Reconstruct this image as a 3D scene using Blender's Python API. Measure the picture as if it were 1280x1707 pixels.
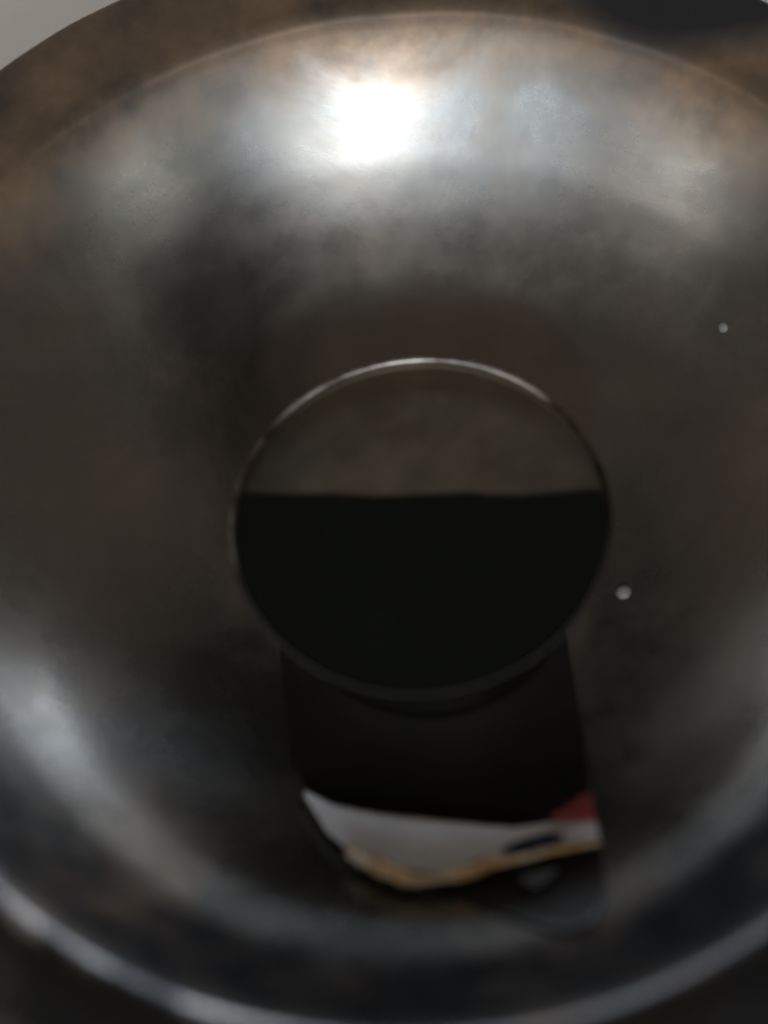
import bpy, bmesh, math, random
from mathutils import Vector, Matrix, noise

for o in list(bpy.data.objects):
    bpy.data.objects.remove(o)
S = bpy.context.scene
C = S.collection
R = 0.03                      # radius of the centre tube's lip, metres
ZL = 0.0315                   # height of that lip above the tabletop

# ------------------------------------------------------------------ camera
TH, ROLL, D = math.radians(28), math.radians(-7.5), 17 * R
v = Vector((0, math.sin(TH), -math.cos(TH)))
u0 = Vector((0, math.cos(TH), math.sin(TH)))
x0 = Vector((1, 0, 0))
cx = x0 * math.cos(ROLL) + u0 * math.sin(ROLL)
cu = -x0 * math.sin(ROLL) + u0 * math.cos(ROLL)
cam = bpy.data.cameras.new('camera')
camo = bpy.data.objects.new('camera', cam)
C.objects.link(camo)
M = Matrix((cx, cu, -v)).transposed().to_4x4()
M.translation = Vector((0, 0, ZL)) - v * D
camo.matrix_world = M
cam.sensor_fit = 'HORIZONTAL'
cam.sensor_width = 36
cam.lens = 5440 / 1280 * 36
cam.shift_x = -(700 - 640) / 1280
cam.shift_y = (870 - 853.5) / 1280
cam.clip_start, cam.clip_end = 0.01, 50
cam.dof.use_dof = True
cam.dof.focus_distance = D + 1.0 * R
cam.dof.aperture_fstop = 5.4
S.camera = camo

# ------------------------------------------------------------------ light
W = bpy.data.worlds.new('World')
S.world = W
W.use_nodes = True
W.node_tree.nodes['Background'].inputs[0].default_value = (0.95, 0.77, 0.6, 1)
W.node_tree.nodes['Background'].inputs[1].default_value = 0.11


def area(name, az, el, dist, sx, sy, power, col):
    """window-like area lamp; az measured from the front (-y) towards +x, el above the table"""
    d = Vector((math.sin(az) * math.cos(el), -math.cos(az) * math.cos(el), math.sin(el)))
    l = bpy.data.lights.new(name, 'AREA')
    l.shape, l.size, l.size_y, l.energy, l.color = 'RECTANGLE', sx, sy, power, col
    o = bpy.data.objects.new(name, l)
    C.objects.link(o)
    o.location = Vector((0, 0, ZL)) + d * dist
    o.rotation_euler = d.to_track_quat('Z', 'Y').to_euler()
    return o


DG = math.radians
area('window_light', DG(-2), DG(32), 1.8, 0.17, 0.17, 8, (0.95, 0.97, 1))
area('window_glow_light', DG(-7), DG(38), 2.0, 2.2, 0.22, 9, (0.78, 0.89, 1.0))
area('left_window_light', DG(42), DG(29), 2.0, 0.32, 0.3, 1.7, (0.95, 1.0, 0.97))
area('right_window_light', DG(-58), DG(27), 2.0, 0.6, 0.35, 3.4, (1.0, 0.96, 0.9))
area('far_sheen_light', DG(176), DG(14), 2.2, 4.4, 0.44, 38, (0.82, 0.9, 1.0))  # added low lamp that gives the near dish wall its sheen
S.view_settings.view_transform = 'Standard'
S.view_settings.look = 'None'
S.view_settings.exposure = 0
S.view_settings.gamma = 1
S.cycles.use_denoising = True
S.cycles.max_bounces = 10


# ------------------------------------------------------------------ helpers
def link(name, me, mat, parent=None):
    o = bpy.data.objects.new(name, me)
    C.objects.link(o)
    me.materials.append(mat)
    if parent:
        o.parent = parent
    return o


def tag(o, label=None, cat=None, group=None, kind=None):
    for k, val in (('label', label), ('category', cat), ('group', group), ('kind', kind)):
        if val:
            o[k] = val
    return o


def spline(pts, sub=10):
    out = []
    for i in range(len(pts) - 1):
        p0, p1, p2, p3 = pts[max(i - 1, 0)], pts[i], pts[i + 1], pts[min(i + 2, len(pts) - 1)]
        for k in range(sub):
            t = k / sub
            out.append(tuple(0.5 * (2 * b + (c - a) * t + (2 * a - 5 * b + 4 * c - d) * t * t + (3 * b - a - 3 * c + d) * t ** 3)
                             for a, b, c, d in zip(p0, p1, p2, p3)))
    out.append(tuple(pts[-1]))
    return out


def lathe(name, prof, mat, parent=None, n=256, wob=0.0, drift=None):
    """prof: list of (radius, height above lip) in lip radii"""
    vs, fs = [], []
    for i, (r, z) in enumerate(prof):
        for k in range(n):
            a = 2 * math.pi * k / n
            w = 0
            if wob:
                q = Vector((r * math.cos(a), r * math.sin(a), z))
                w = wob * (noise.noise(q * 0.9) + 0.5 * noise.noise(q * 2.1))
            dx, dy = drift(r) if drift else (0, 0)
            vs.append((((r + w) * math.cos(a) + dx) * R, ((r + w) * math.sin(a) + dy) * R, ZL + (z + w * 0.5) * R))
    for i in range(len(prof) - 1):
        for k in range(n):
            k2 = (k + 1) % n
            fs.append((i * n + k, i * n + k2, (i + 1) * n + k2, (i + 1) * n + k))
    me = bpy.data.meshes.new(name)
    me.from_pydata(vs, [], fs)
    me.polygons.foreach_set('use_smooth', [True] * len(fs))
    me.update()
    return link(name, me, mat, parent)


class NT:
    def __init__(self, name):
        self.m = bpy.data.materials.new(name)
        self.m.use_nodes = True
        self.t = self.m.node_tree
        self.b = self.t.nodes['Principled BSDF']

    def n(self, ty, **kw):
        nd = self.t.nodes.new(ty)
        for k, val in kw.items():
            if hasattr(nd, k):
                setattr(nd, k, val)
            else:
                nd.inputs[k].default_value = val
        return nd

    def l(self, a, b):
        self.t.links.new(a, b)

    def noise(self, scale, detail=4, rough=0.55, dist=0.0, vec=None):
        nd = self.n('ShaderNodeTexNoise')
        nd.inputs['Scale'].default_value = scale
        nd.inputs['Detail'].default_value = detail
        nd.inputs['Roughness'].default_value = rough
        nd.inputs['Distortion'].default_value = dist
        self.l(vec or self.obj, nd.inputs['Vector'])
        return nd.outputs['Fac']

    @property
    def obj(self):
        if not hasattr(self, '_o'):
            self._o = self.n('ShaderNodeTexCoord').outputs['Object']
        return self._o

    def ramp(self, fac, stops):
        r = self.n('ShaderNodeValToRGB')
        e = r.color_ramp.elements
        while len(e) < len(stops):
            e.new(0.5)
        for el, (p, c) in zip(e, stops):
            el.position = p
            el.color = c if len(c) == 4 else (*c, 1)
        self.l(fac, r.inputs['Fac'])
        return r.outputs['Color']

    def math(self, op, a, b=None, clamp=False):
        m = self.n('ShaderNodeMath', operation=op, use_clamp=clamp)
        for i, q in enumerate((a, b)):
            if q is None:
                continue
            if isinstance(q, (int, float)):
                m.inputs[i].default_value = q
            else:
                self.l(q, m.inputs[i])
        return m.outputs[0]

    def mix(self, fac, a, b):
        m = self.n('ShaderNodeMix', data_type='RGBA')
        for sock, q in ((m.inputs['Factor'], fac), (m.inputs[6], a), (m.inputs[7], b)):
            if isinstance(q, tuple):
                sock.default_value = q if len(q) == 4 else (*q, 1)
            elif isinstance(q, (int, float)):
                sock.default_value = q
            else:
                self.l(q, sock)
        return m.outputs[2]

    def bump(self, h, strength, dist):
        b = self.n('ShaderNodeBump')
        b.inputs['Strength'].default_value = strength
        b.inputs['Distance'].default_value = dist
        self.l(h, b.inputs['Height'])
        self.l(b.outputs[0], self.b.inputs['Normal'])


def g(x):
    return (x, x, x, 1)


# ------------------------------------------------------------------ materials
def steel(name, rough=(0.24, 0.30), stain=1.0, metal=0.965, tone=None):
    t = NT(name)
    big = t.noise(26, 5, 0.6, 0.6)
    fine = t.noise(140, 4, 0.6)
    base = t.mix(t.ramp(big, [(0.3, g(0)), (0.7, g(1))]), (0.19, 0.195, 0.195), (0.31, 0.293, 0.265))
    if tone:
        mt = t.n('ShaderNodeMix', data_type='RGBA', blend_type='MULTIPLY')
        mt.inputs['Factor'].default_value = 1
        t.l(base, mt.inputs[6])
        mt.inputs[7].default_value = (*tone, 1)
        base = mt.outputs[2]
    # brown baked-on stain, thickest towards the flared rim
    sep = t.n('ShaderNodeSeparateXYZ')
    t.l(t.obj, sep.inputs[0])
    rr = t.math('SQRT', t.math('ADD', t.math('MULTIPLY', sep.outputs[0], sep.outputs[0]),
                               t.math('MULTIPLY', sep.outputs[1], sep.outputs[1])))
    rm = t.n('ShaderNodeMapRange')
    t.l(rr, rm.inputs[0])
    rm.inputs[1].default_value, rm.inputs[2].default_value = 0.078, 0.094
    patch = t.noise(34, 6, 0.65, 0.4)
    back = t.n('ShaderNodeMapRange')          # the stain covers the far side of the rim only
    t.l(sep.outputs[1], back.inputs[0])
    back.inputs[1].default_value, back.inputs[2].default_value = -0.02, 0.06
    rimmask = t.math('MULTIPLY', rm.outputs[0], back.outputs[0])
    m = t.math('ADD', t.math('MULTIPLY', rimmask, 0.9), t.math('MULTIPLY', patch, 0.9))
    mask = t.ramp(m, [(0.42, g(0)), (0.95, g(1))])
    tint = t.ramp(t.noise(60, 5, 0.6), [(0.3, (0.05, 0.03, 0.02)), (0.7, (0.40, 0.25, 0.13))])
    mk = t.math('MULTIPLY', mask, 0.72 * stain)
    # blue-grey patch on the far right of the rim
    vd = t.n('ShaderNodeVectorMath', operation='DISTANCE')
    t.l(t.obj, vd.inputs[0])
    vd.inputs[1].default_value = (0.062, 0.101, ZL + 0.016)
    blue = t.ramp(t.math('ADD', t.math('MULTIPLY', vd.outputs['Value'], 26), t.math('MULTIPLY', big, 0.35)), [(0.85, g(1)), (1.0, g(0))])
    mk = t.math('MULTIPLY', mk, t.math('SUBTRACT', 1.0, blue))
    base = t.mix(blue, base, (0.13, 0.145, 0.18))
    # dark reflection painted as a streak down the far wall, left of the tube
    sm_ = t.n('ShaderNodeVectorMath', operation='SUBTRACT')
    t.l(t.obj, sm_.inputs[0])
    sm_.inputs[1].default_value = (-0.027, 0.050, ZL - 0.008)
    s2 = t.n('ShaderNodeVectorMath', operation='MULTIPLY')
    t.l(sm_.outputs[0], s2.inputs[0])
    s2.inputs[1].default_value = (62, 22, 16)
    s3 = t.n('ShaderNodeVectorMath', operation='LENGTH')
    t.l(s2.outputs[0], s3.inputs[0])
    dark_streak = t.ramp(t.math('ADD', t.math('MULTIPLY', s3.outputs['Value'], 0.8), t.math('MULTIPLY', t.math('SUBTRACT', patch, 0.5), 0.9)), [(0.25, g(1)), (0.85, g(0))])
    dark_streak = t.math('MULTIPLY', dark_streak, 0.7)
    base = t.mix(dark_streak, base, (0.03, 0.031, 0.034))
    mk = t.math('MULTIPLY', mk, t.math('SUBTRACT', 1.0, dark_streak))
    # dark reflection painted on the near flange, with a highlight painted along its crest
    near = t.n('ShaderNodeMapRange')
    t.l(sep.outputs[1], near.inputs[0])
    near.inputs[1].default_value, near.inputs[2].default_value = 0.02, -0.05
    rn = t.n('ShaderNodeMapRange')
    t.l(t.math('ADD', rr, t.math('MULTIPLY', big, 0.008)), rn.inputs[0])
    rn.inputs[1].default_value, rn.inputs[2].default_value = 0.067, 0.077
    near_dark = t.math('MULTIPLY', t.math('MULTIPLY', near.outputs[0], rn.outputs[0]), 0.9)
    base = t.mix(near_dark, base, (0.022, 0.025, 0.03))
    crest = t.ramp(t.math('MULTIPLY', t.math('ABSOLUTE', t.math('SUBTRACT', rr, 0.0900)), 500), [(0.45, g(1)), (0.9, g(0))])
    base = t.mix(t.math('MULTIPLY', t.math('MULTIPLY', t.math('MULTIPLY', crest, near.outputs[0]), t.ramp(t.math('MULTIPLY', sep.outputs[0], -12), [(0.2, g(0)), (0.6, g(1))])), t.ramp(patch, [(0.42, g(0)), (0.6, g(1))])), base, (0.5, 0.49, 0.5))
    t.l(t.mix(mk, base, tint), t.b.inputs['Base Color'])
    t.b.inputs['Metallic'].default_value = 1
    t.l(t.math('SUBTRACT', metal, t.math('MULTIPLY', mk, 0.4)), t.b.inputs['Metallic'])
    rmap = t.n('ShaderNodeMapRange')
    t.l(fine, rmap.inputs[0])
    rmap.inputs[1].default_value, rmap.inputs[2].default_value = 0.3, 0.7
    rmap.inputs[3].default_value, rmap.inputs[4].default_value = rough
    t.l(t.math('ADD', rmap.outputs[0], t.math('MULTIPLY', mk, 0.2)), t.b.inputs['Roughness'])
    t.bump(t.math('ADD', big, t.math('MULTIPLY', fine, 0.15)), 0.03, 0.002)
    return t.m


def plain(name, col, rough=0.5, metal=0.0, var=0.15, scale=120, bump=0.1):
    t = NT(name)
    f = t.noise(scale, 5, 0.6)
    lo = tuple(c * (1 - var) for c in col)
    hi = tuple(min(1, c * (1 + var)) for c in col)
    t.l(t.mix(f, lo, hi), t.b.inputs['Base Color'])
    t.b.inputs['Roughness'].default_value = rough
    t.b.inputs['Metallic'].default_value = metal
    if bump:
        t.bump(f, bump, 0.001)
    return t.m


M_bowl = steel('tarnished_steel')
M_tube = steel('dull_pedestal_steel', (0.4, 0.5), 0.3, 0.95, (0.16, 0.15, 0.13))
def lip_steel():
    t = NT('shaded_lip_steel')
    sep = t.n('ShaderNodeSeparateXYZ')
    t.l(t.obj, sep.inputs[0])
    w = t.noise(55, 4, 0.6)
    f = t.math('ADD', t.math('MULTIPLY', t.math('MINIMUM', sep.outputs[1], 0.0), 45), t.math('MULTIPLY', t.math('SUBTRACT', w, 0.38), 2.2))       # lit far side and shaded near side painted into the colour
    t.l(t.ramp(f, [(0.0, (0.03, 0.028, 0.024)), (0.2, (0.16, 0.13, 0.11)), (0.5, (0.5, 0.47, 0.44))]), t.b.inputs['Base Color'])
    t.l(t.ramp(w, [(0.35, g(0.22)), (0.65, g(0.45))]), t.b.inputs['Roughness'])
    t.b.inputs['Metallic'].default_value = 1
    return t.m


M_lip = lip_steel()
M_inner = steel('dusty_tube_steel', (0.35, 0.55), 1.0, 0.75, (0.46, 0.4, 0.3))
M_mouth_shade = plain('mouth_shade_black', (0.005, 0.006, 0.0045), 0.45, 0, 0.5, 60, 0)
M_mouth_shade.node_tree.nodes['Principled BSDF'].inputs['Specular IOR Level'].default_value = 0.06
M_white_reflection = plain('white_reflection_tone', (0.76, 0.79, 0.84), 0.45, 0, 0.08, 200, 0.2)
tc = NT('tan_reflection_tone')
fc = tc.noise(150, 5, 0.65)
tc.l(tc.ramp(fc, [(0.35, (0.42, 0.22, 0.075)), (0.5, (0.5, 0.33, 0.16)), (0.65, (0.58, 0.5, 0.4))]), tc.b.inputs['Base Color'])
tc.b.inputs['Roughness'].default_value = 0.85
tc.bump(tc.noise(900, 4, 0.7), 0.6, 0.001)
M_tan_reflection = tc.m
M_red = plain('red_reflection_tone', (0.2, 0.022, 0.022), 0.6, 0, 0.15, 300, 0.1)
M_navy = plain('blue_reflection_tone', (0.018, 0.026, 0.045), 0.35, 0, 0.2, 300, 0.1)
M_shade = plain('olive_grey_shade', (0.05, 0.05, 0.04), 0.9, 0, 0.3, 900, 0.5)
M_table = plain('cream_tabletop_paint', (0.86, 0.81, 0.72), 0.5, 0, 0.05, 60, 0.05)

# ------------------------------------------------------------------ setting
bm = bmesh.new()
bmesh.ops.create_grid(bm, x_segments=1, y_segments=1, size=0.7)
me = bpy.data.meshes.new('tabletop')
bm.to_mesh(me)
tag(link('tabletop', me, M_table), kind='structure')

# ------------------------------------------------------------------ the pan
pan = bpy.data.objects.new('metal_dish', None)
C.objects.link(pan)
tag(pan, 'dark tarnished steel dish with brown-stained rim and raised round centre cup', 'dish')

bowl_in = spline([(0.75, -0.80), (0.9, -0.82), (1.1, -0.80), (1.3, -0.745), (1.5, -0.67), (1.7, -0.575), (1.9, -0.46), (2.1, -0.325), (2.3, -0.165),
                  (2.45, -0.03), (2.6, 0.115), (2.75, 0.265), (2.83, 0.345), (2.88, 0.392), (2.92, 0.425)], 7)
bowl_end = [(2.9204, 0.4253), (2.9206, 0.42)]
bowl_out = [(r + 0.05, z - 0.05) for r, z in bowl_in[::-1]]
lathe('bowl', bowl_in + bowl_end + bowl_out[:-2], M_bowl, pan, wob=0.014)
rim = spline([(2.92, 0.425), (2.95, 0.448), (2.99, 0.469), (3.03, 0.482), (3.08, 0.491), (3.2, 0.512), (3.34, 0.55), (3.39, 0.565), (3.42, 0.565), (3.43, 0.54),
              (3.41, 0.51), (3.2, 0.44), (3.03, 0.42), (2.96, 0.37)], 6)
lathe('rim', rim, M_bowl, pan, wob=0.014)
tube_out = spline([(0.985, -0.03), (0.95, -0.09), (0.85, -0.2), (0.775, -0.36), (0.745, -0.5), (0.74, -0.65), (0.75, -0.80)], 8)
tube_in = spline([(0.978, -0.02), (0.94, -0.09), (0.835, -0.22), (0.735, -0.42), (0.71, -0.6), (0.71, -0.84)], 8)
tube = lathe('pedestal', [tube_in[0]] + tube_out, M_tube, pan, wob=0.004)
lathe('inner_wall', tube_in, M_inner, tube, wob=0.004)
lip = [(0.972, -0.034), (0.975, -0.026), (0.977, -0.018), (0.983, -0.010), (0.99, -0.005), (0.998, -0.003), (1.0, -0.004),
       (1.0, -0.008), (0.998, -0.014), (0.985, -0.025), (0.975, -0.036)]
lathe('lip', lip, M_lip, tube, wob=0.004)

# black sheet added as shade in the near tube mouth; straight far edge
rim_pts = []
n = 160
for k in range(n):
    a = 2 * math.pi * k / n
    rim_pts.append(Vector((0.968 * math.cos(a), 0.968 * math.sin(a), -0.03)))
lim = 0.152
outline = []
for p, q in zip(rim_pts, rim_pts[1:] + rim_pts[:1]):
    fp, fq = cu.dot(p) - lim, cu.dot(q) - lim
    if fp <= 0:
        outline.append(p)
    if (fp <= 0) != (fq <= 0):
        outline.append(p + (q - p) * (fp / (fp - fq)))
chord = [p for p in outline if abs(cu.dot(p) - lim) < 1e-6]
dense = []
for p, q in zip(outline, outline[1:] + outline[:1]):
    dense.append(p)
    if p in chord and q in chord:                     # the shade edge wanders a little
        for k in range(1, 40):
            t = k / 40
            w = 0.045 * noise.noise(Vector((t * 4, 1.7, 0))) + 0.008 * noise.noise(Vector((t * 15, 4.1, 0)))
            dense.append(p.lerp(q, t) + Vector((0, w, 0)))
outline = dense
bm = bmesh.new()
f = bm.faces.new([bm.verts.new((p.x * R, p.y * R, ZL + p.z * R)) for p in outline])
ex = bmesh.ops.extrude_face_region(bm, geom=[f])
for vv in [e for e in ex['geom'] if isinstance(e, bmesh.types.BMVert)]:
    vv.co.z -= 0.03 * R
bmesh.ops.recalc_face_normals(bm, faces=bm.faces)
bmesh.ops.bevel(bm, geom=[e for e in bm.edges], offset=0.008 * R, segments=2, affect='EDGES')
me = bpy.data.meshes.new('mouth_shade')
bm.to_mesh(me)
tag(link('mouth_shade', me, M_mouth_shade, tube), 'black sheet standing in for shade over the near part of the centre cup')
bm = bmesh.new()
bmesh.ops.create_circle(bm, cap_ends=True, segments=96, radius=0.958 * R)
for vv in bm.verts:
    vv.co.z = ZL - 0.06 * R
me = bpy.data.meshes.new('cup_floor')
bm.to_mesh(me)
link('cup_floor', me, M_inner, tube)

# ------------------------------------------------------------------ pieces added in front of the tube to imitate reflections
prof_bowl = sorted([(r, z) for r, z in bowl_in])


def dish_z(r):
    for (r0, z0), (r1, z1) in zip(prof_bowl, prof_bowl[1:]):
        if r0 <= r <= r1:
            return z0 + (z1 - z0) * (r - r0) / max(1e-6, r1 - r0)
    return prof_bowl[0][1]


def on_dish(x, y, off):
    return Vector((x * R, y * R, ZL + (dish_z(math.hypot(x, y)) + off) * R))


def interp(pts, x):
    pts = sorted(pts)
    if x <= pts[0][0]:
        return pts[0][1]
    for (x0_, y0_), (x1_, y1_) in zip(pts, pts[1:]):
        if x <= x1_:
            t = (x - x0_) / (x1_ - x0_)
            return y0_ + (y1_ - y0_) * t
    return pts[-1][1]


def sheet(name, top, bot, mat, base, curl, thick, n=60, m=10, ragged=0.0, seed=0, shift=-0.078):
    """thin limp sheet lying on the dish between two edges given as (x, y) in lip radii"""
    vs, fs = [], []
    xa, xb = max(min(p[0] for p in top), min(p[0] for p in bot)), min(max(p[0] for p in top), max(p[0] for p in bot))
    for layer in (0, 1):
        for i in range(n + 1):
            x = xa + (xb - xa) * i / n
            yt, yb = interp(top, x) + shift, interp(bot, x) + shift
            yb += ragged * (noise.noise(Vector((x * 5, seed, 0))) + 0.5 * noise.noise(Vector((x * 17, seed, 5))))
            yt += ragged * 0.6 * (noise.noise(Vector((x * 6, seed, 11))) + 0.5 * noise.noise(Vector((x * 19, seed, 15))))
            for j in range(m + 1):
                t = j / m
                y = yt + (yb - yt) * t
                off = base + curl * (0.5 + 0.5 * noise.noise(Vector((x * 2.2, y * 2.2, seed)))) + (thick if layer else 0)
                vs.append(on_dish(x, y, off))
    N = (n + 1) * (m + 1)
    for i in range(n):
        for j in range(m):
            q = (i * (m + 1) + j, i * (m + 1) + j + 1, (i + 1) * (m + 1) + j + 1, (i + 1) * (m + 1) + j)
            fs.append(q[::-1])
            fs.append(tuple(k + N for k in q))
    edge = [i * (m + 1) for i in range(n + 1)] + [n * (m + 1) + j for j in range(1, m + 1)] + \
           [i * (m + 1) + m for i in range(n - 1, -1, -1)] + [j for j in range(m - 1, 0, -1)]
    for p, q in zip(edge, edge[1:] + edge[:1]):
        fs.append((p, q, q + N, p + N))
    me = bpy.data.meshes.new(name)
    me.from_pydata(vs, [], fs)
    bm = bmesh.new()
    bm.from_mesh(me)
    bmesh.ops.recalc_face_normals(bm, faces=bm.faces)
    bm.to_mesh(me)
    bm.free()
    me.polygons.foreach_set('use_smooth', [True] * len(me.polygons))
    return link(name, me, mat)


def strand(name, pts, mat, base, strands=3):
    bm = bmesh.new()
    P = spline(pts, 14)
    for s in range(strands):
        rings = []
        for i, (x, y, rad) in enumerate(P):
            y -= 0.092
            c = on_dish(x, y, base)
            nx, pv = P[min(i + 1, len(P) - 1)], P[max(i - 1, 0)]
            t = (on_dish(nx[0], nx[1], base) - on_dish(pv[0], pv[1], base)).normalized()
            e1 = t.cross(Vector((0, 0, 1))).normalized()
            e2 = t.cross(e1)
            ph = i * 0.05 + 0.8 * noise.noise(Vector((i * 0.06, 0, 9))) + s * 2 * math.pi / strands
            wob = 1 + 0.45 * noise.noise(Vector((i * 0.15, s, 2)))
            q = c + (e1 * math.cos(ph) + e2 * math.sin(ph)) * rad * R * 0.55
            rings.append([bm.verts.new(q + (e1 * math.cos(k * math.pi / 4) + e2 * math.sin(k * math.pi / 4)) * rad * R * 0.6 * wob) for k in range(8)])
        for r0, r1 in zip(rings, rings[1:]):
            for k in range(8):
                bm.faces.new((r0[k], r0[(k + 1) % 8], r1[(k + 1) % 8], r1[k]))
        bm.faces.new(rings[0][::-1])
        bm.faces.new(rings[-1])
    bmesh.ops.recalc_face_normals(bm, faces=bm.faces)
    me = bpy.data.meshes.new(name)
    bm.to_mesh(me)
    me.polygons.foreach_set('use_smooth', [True] * len(me.polygons))
    return link(name, me, mat)


M_dark_reflection = plain('dark_reflection_tone', (0.011, 0.010, 0.009), 0.36, 0, 0.4, 60, 0.1)  # colour of the sheet that imitates the dark column reflection
M_dark_reflection.node_tree.nodes['Principled BSDF'].inputs['Specular IOR Level'].default_value = 0.25
foot = [(0.735 * math.sin(q), -0.735 * math.cos(q)) for q in [math.radians(-88 + 156 * k / 40) for k in range(41)]]
tag(sheet('dark_reflection', [(-0.84, -0.2), (-0.80, -0.12)] + [p for p in foot if -0.74 < p[0] < 0.69] + [(0.70, -0.25)],
          [(-0.84, -0.9), (-0.77, -1.1), (-0.69, -1.35), (-0.57, -1.53), (-0.39, -1.67), (-0.19, -1.81), (0.04, -2.01), (0.32, -2.25), (0.42, -2.32),
           (0.5, -2.34), (0.57, -2.31), (0.62, -2.24), (0.66, -2.13), (0.685, -1.98), (0.70, -1.75)], M_dark_reflection, 0.006, 0.02, 0.003, n=120, m=24, ragged=0.006, seed=3, shift=0),
    'added black sheet imitating a dark reflection on the dish in front of the centre cup', 'reflection sheet')
tag(sheet('white_reflection', [(-0.78, -1.07), (-0.64, -1.17), (-0.39, -1.26), (-0.08, -1.34), (0.26, -1.46), (0.51, -1.47), (0.69, -1.52)],
          [(-0.78, -1.11), (-0.69, -1.33), (-0.56, -1.52), (-0.38, -1.61), (-0.17, -1.70), (0.08, -1.64), (0.27, -1.66), (0.46, -1.62), (0.69, -1.63)],
          M_white_reflection, 0.062, 0.03, 0.006, ragged=0.012, seed=1),
    'added bluish white band imitating a reflection on the dark sheet', 'band')
tag(sheet('blue_reflection', [(0.2, -1.60), (0.3, -1.565), (0.42, -1.55), (0.51, -1.57)], [(0.2, -1.64), (0.3, -1.66), (0.42, -1.64), (0.51, -1.63)],
          M_navy, 0.1, 0.012, 0.008, n=24, m=5, ragged=0.02, seed=4),
    'added dark blue sliver imitating a reflection on the white band above the tan strand', 'reflection scrap')
tag(sheet('red_reflection', [(0.47, -1.44), (0.58, -1.375), (0.64, -1.335), (0.69, -1.34)], [(0.47, -1.46), (0.51, -1.48), (0.6, -1.51), (0.69, -1.53)],
          M_red, 0.095, 0.02, 0.014, n=20, m=5, ragged=0.015, seed=7),
    'small dull red chip imitating a reflection at the right end of the white band', 'reflection scrap')
tag(strand('strand', [(-0.58, -1.49, 0.03), (-0.5, -1.56, 0.04), (-0.42, -1.63, 0.042), (-0.33, -1.69, 0.04), (-0.24, -1.73, 0.028), (-0.14, -1.735, 0.022),
                  (-0.05, -1.72, 0.034), (0.04, -1.70, 0.04), (0.11, -1.68, 0.036), (0.2, -1.675, 0.022), (0.32, -1.67, 0.018), (0.45, -1.66, 0.018), (0.58, -1.66, 0.016), (0.69, -1.66, 0.014)],
         M_tan_reflection, 0.105, 3),
    'frayed tan strand imitating a reflection along the near edge of the white band', 'strand')
tag(sheet('grey_fleck', [(0.27, -1.78), (0.36, -1.77), (0.45, -1.78)], [(0.27, -1.83), (0.33, -1.90), (0.45, -1.81)],
          plain('grey_fleck_tone', (0.16, 0.17, 0.19), 0.3, 0.6), 0.05, 0.02, 0.006, n=16, m=4, ragged=0.02, seed=9),
    'small grey flake imitating a reflected fleck on the dark sheet below the tan strand', 'reflection scrap')

# ------------------------------------------------------------------ droplets on the wall of the bowl
def droplet(p, nrm, rad, squash, label):
    bm = bmesh.new()
    bmesh.ops.create_uvsphere(bm, u_segments=24, v_segments=14, radius=rad)
    for vv in bm.verts:
        k = vv.co / rad
        vv.co *= 1 + 0.08 * noise.noise(k * 1.3 + Vector((rad * 900, 0, 0)))
        vv.co.z *= squash if vv.co.z > 0 else 0.35
    me = bpy.data.meshes.new('droplet')
    bm.to_mesh(me)
    me.polygons.foreach_set('use_smooth', [True] * len(me.polygons))
    o = link('droplet', me, M_drop)
    o.location = Vector(p) * R + Vector((0, 0, ZL))
    o.rotation_euler = Vector(nrm).to_track_quat('Z', 'Y').to_euler()
    tag(o, label, 'droplet', 'droplets on the bowl wall')


M_drop = plain('milky_droplet', (0.4, 0.39, 0.37), 0.2, 0, 0.1, 400, 0)
M_drop.node_tree.nodes['Principled BSDF'].inputs['Transmission Weight'].default_value = 0.35
M_drop.node_tree.nodes['Principled BSDF'].inputs['IOR'].default_value = 1.33


def at_dish(x, y):
    r = math.hypot(x, y)
    sl = (dish_z(r + 0.02) - dish_z(r - 0.02)) / 0.04
    return (x, y, dish_z(r)), (-x / r * sl, -y / r * sl, 1)


droplet(*at_dish(1.04, -0.16), 0.0013, 0.85, 'round milky droplet on the dish floor right of the centre cup')
droplet(*at_dish(1.78, 1.12), 0.0009, 0.8, 'tiny droplet high on the dish wall at the far right')

# ------------------------------------------------------------------ cloth added as a dark sheet for the shaded table on the near side
vs, fs = [], []
nx, ny = 60, 40
for j in range(ny + 1):
    for i in range(nx + 1):
        x = -0.30 + 0.40 * i / nx
        y = -0.30 + 0.34 * j / ny
        e = 0.012 * noise.noise(Vector((x * 14, y * 14, 0)))
        h = 0.0035 + 0.004 * max(0, noise.noise(Vector((x * 22 + y * 9, y * 16, 3))) + 0.3)
        if math.hypot(x, y) < 0.06:
            h = 0.0032
        vs.append((x + e, y + e, h))
for j in range(ny):
    for i in range(nx):
        a = j * (nx + 1) + i
        fs.append((a, a + 1, a + nx + 2, a + nx + 1))
me = bpy.data.meshes.new('shade')
me.from_pydata(vs, [], fs)
me.polygons.foreach_set('use_smooth', [True] * len(fs))
co = link('shade', me, M_shade)
sm = co.modifiers.new('thickness', 'SOLIDIFY')
sm.thickness = 0.0015
tag(co, 'olive grey cloth standing in for shaded table under the near side of the dish', 'shade')
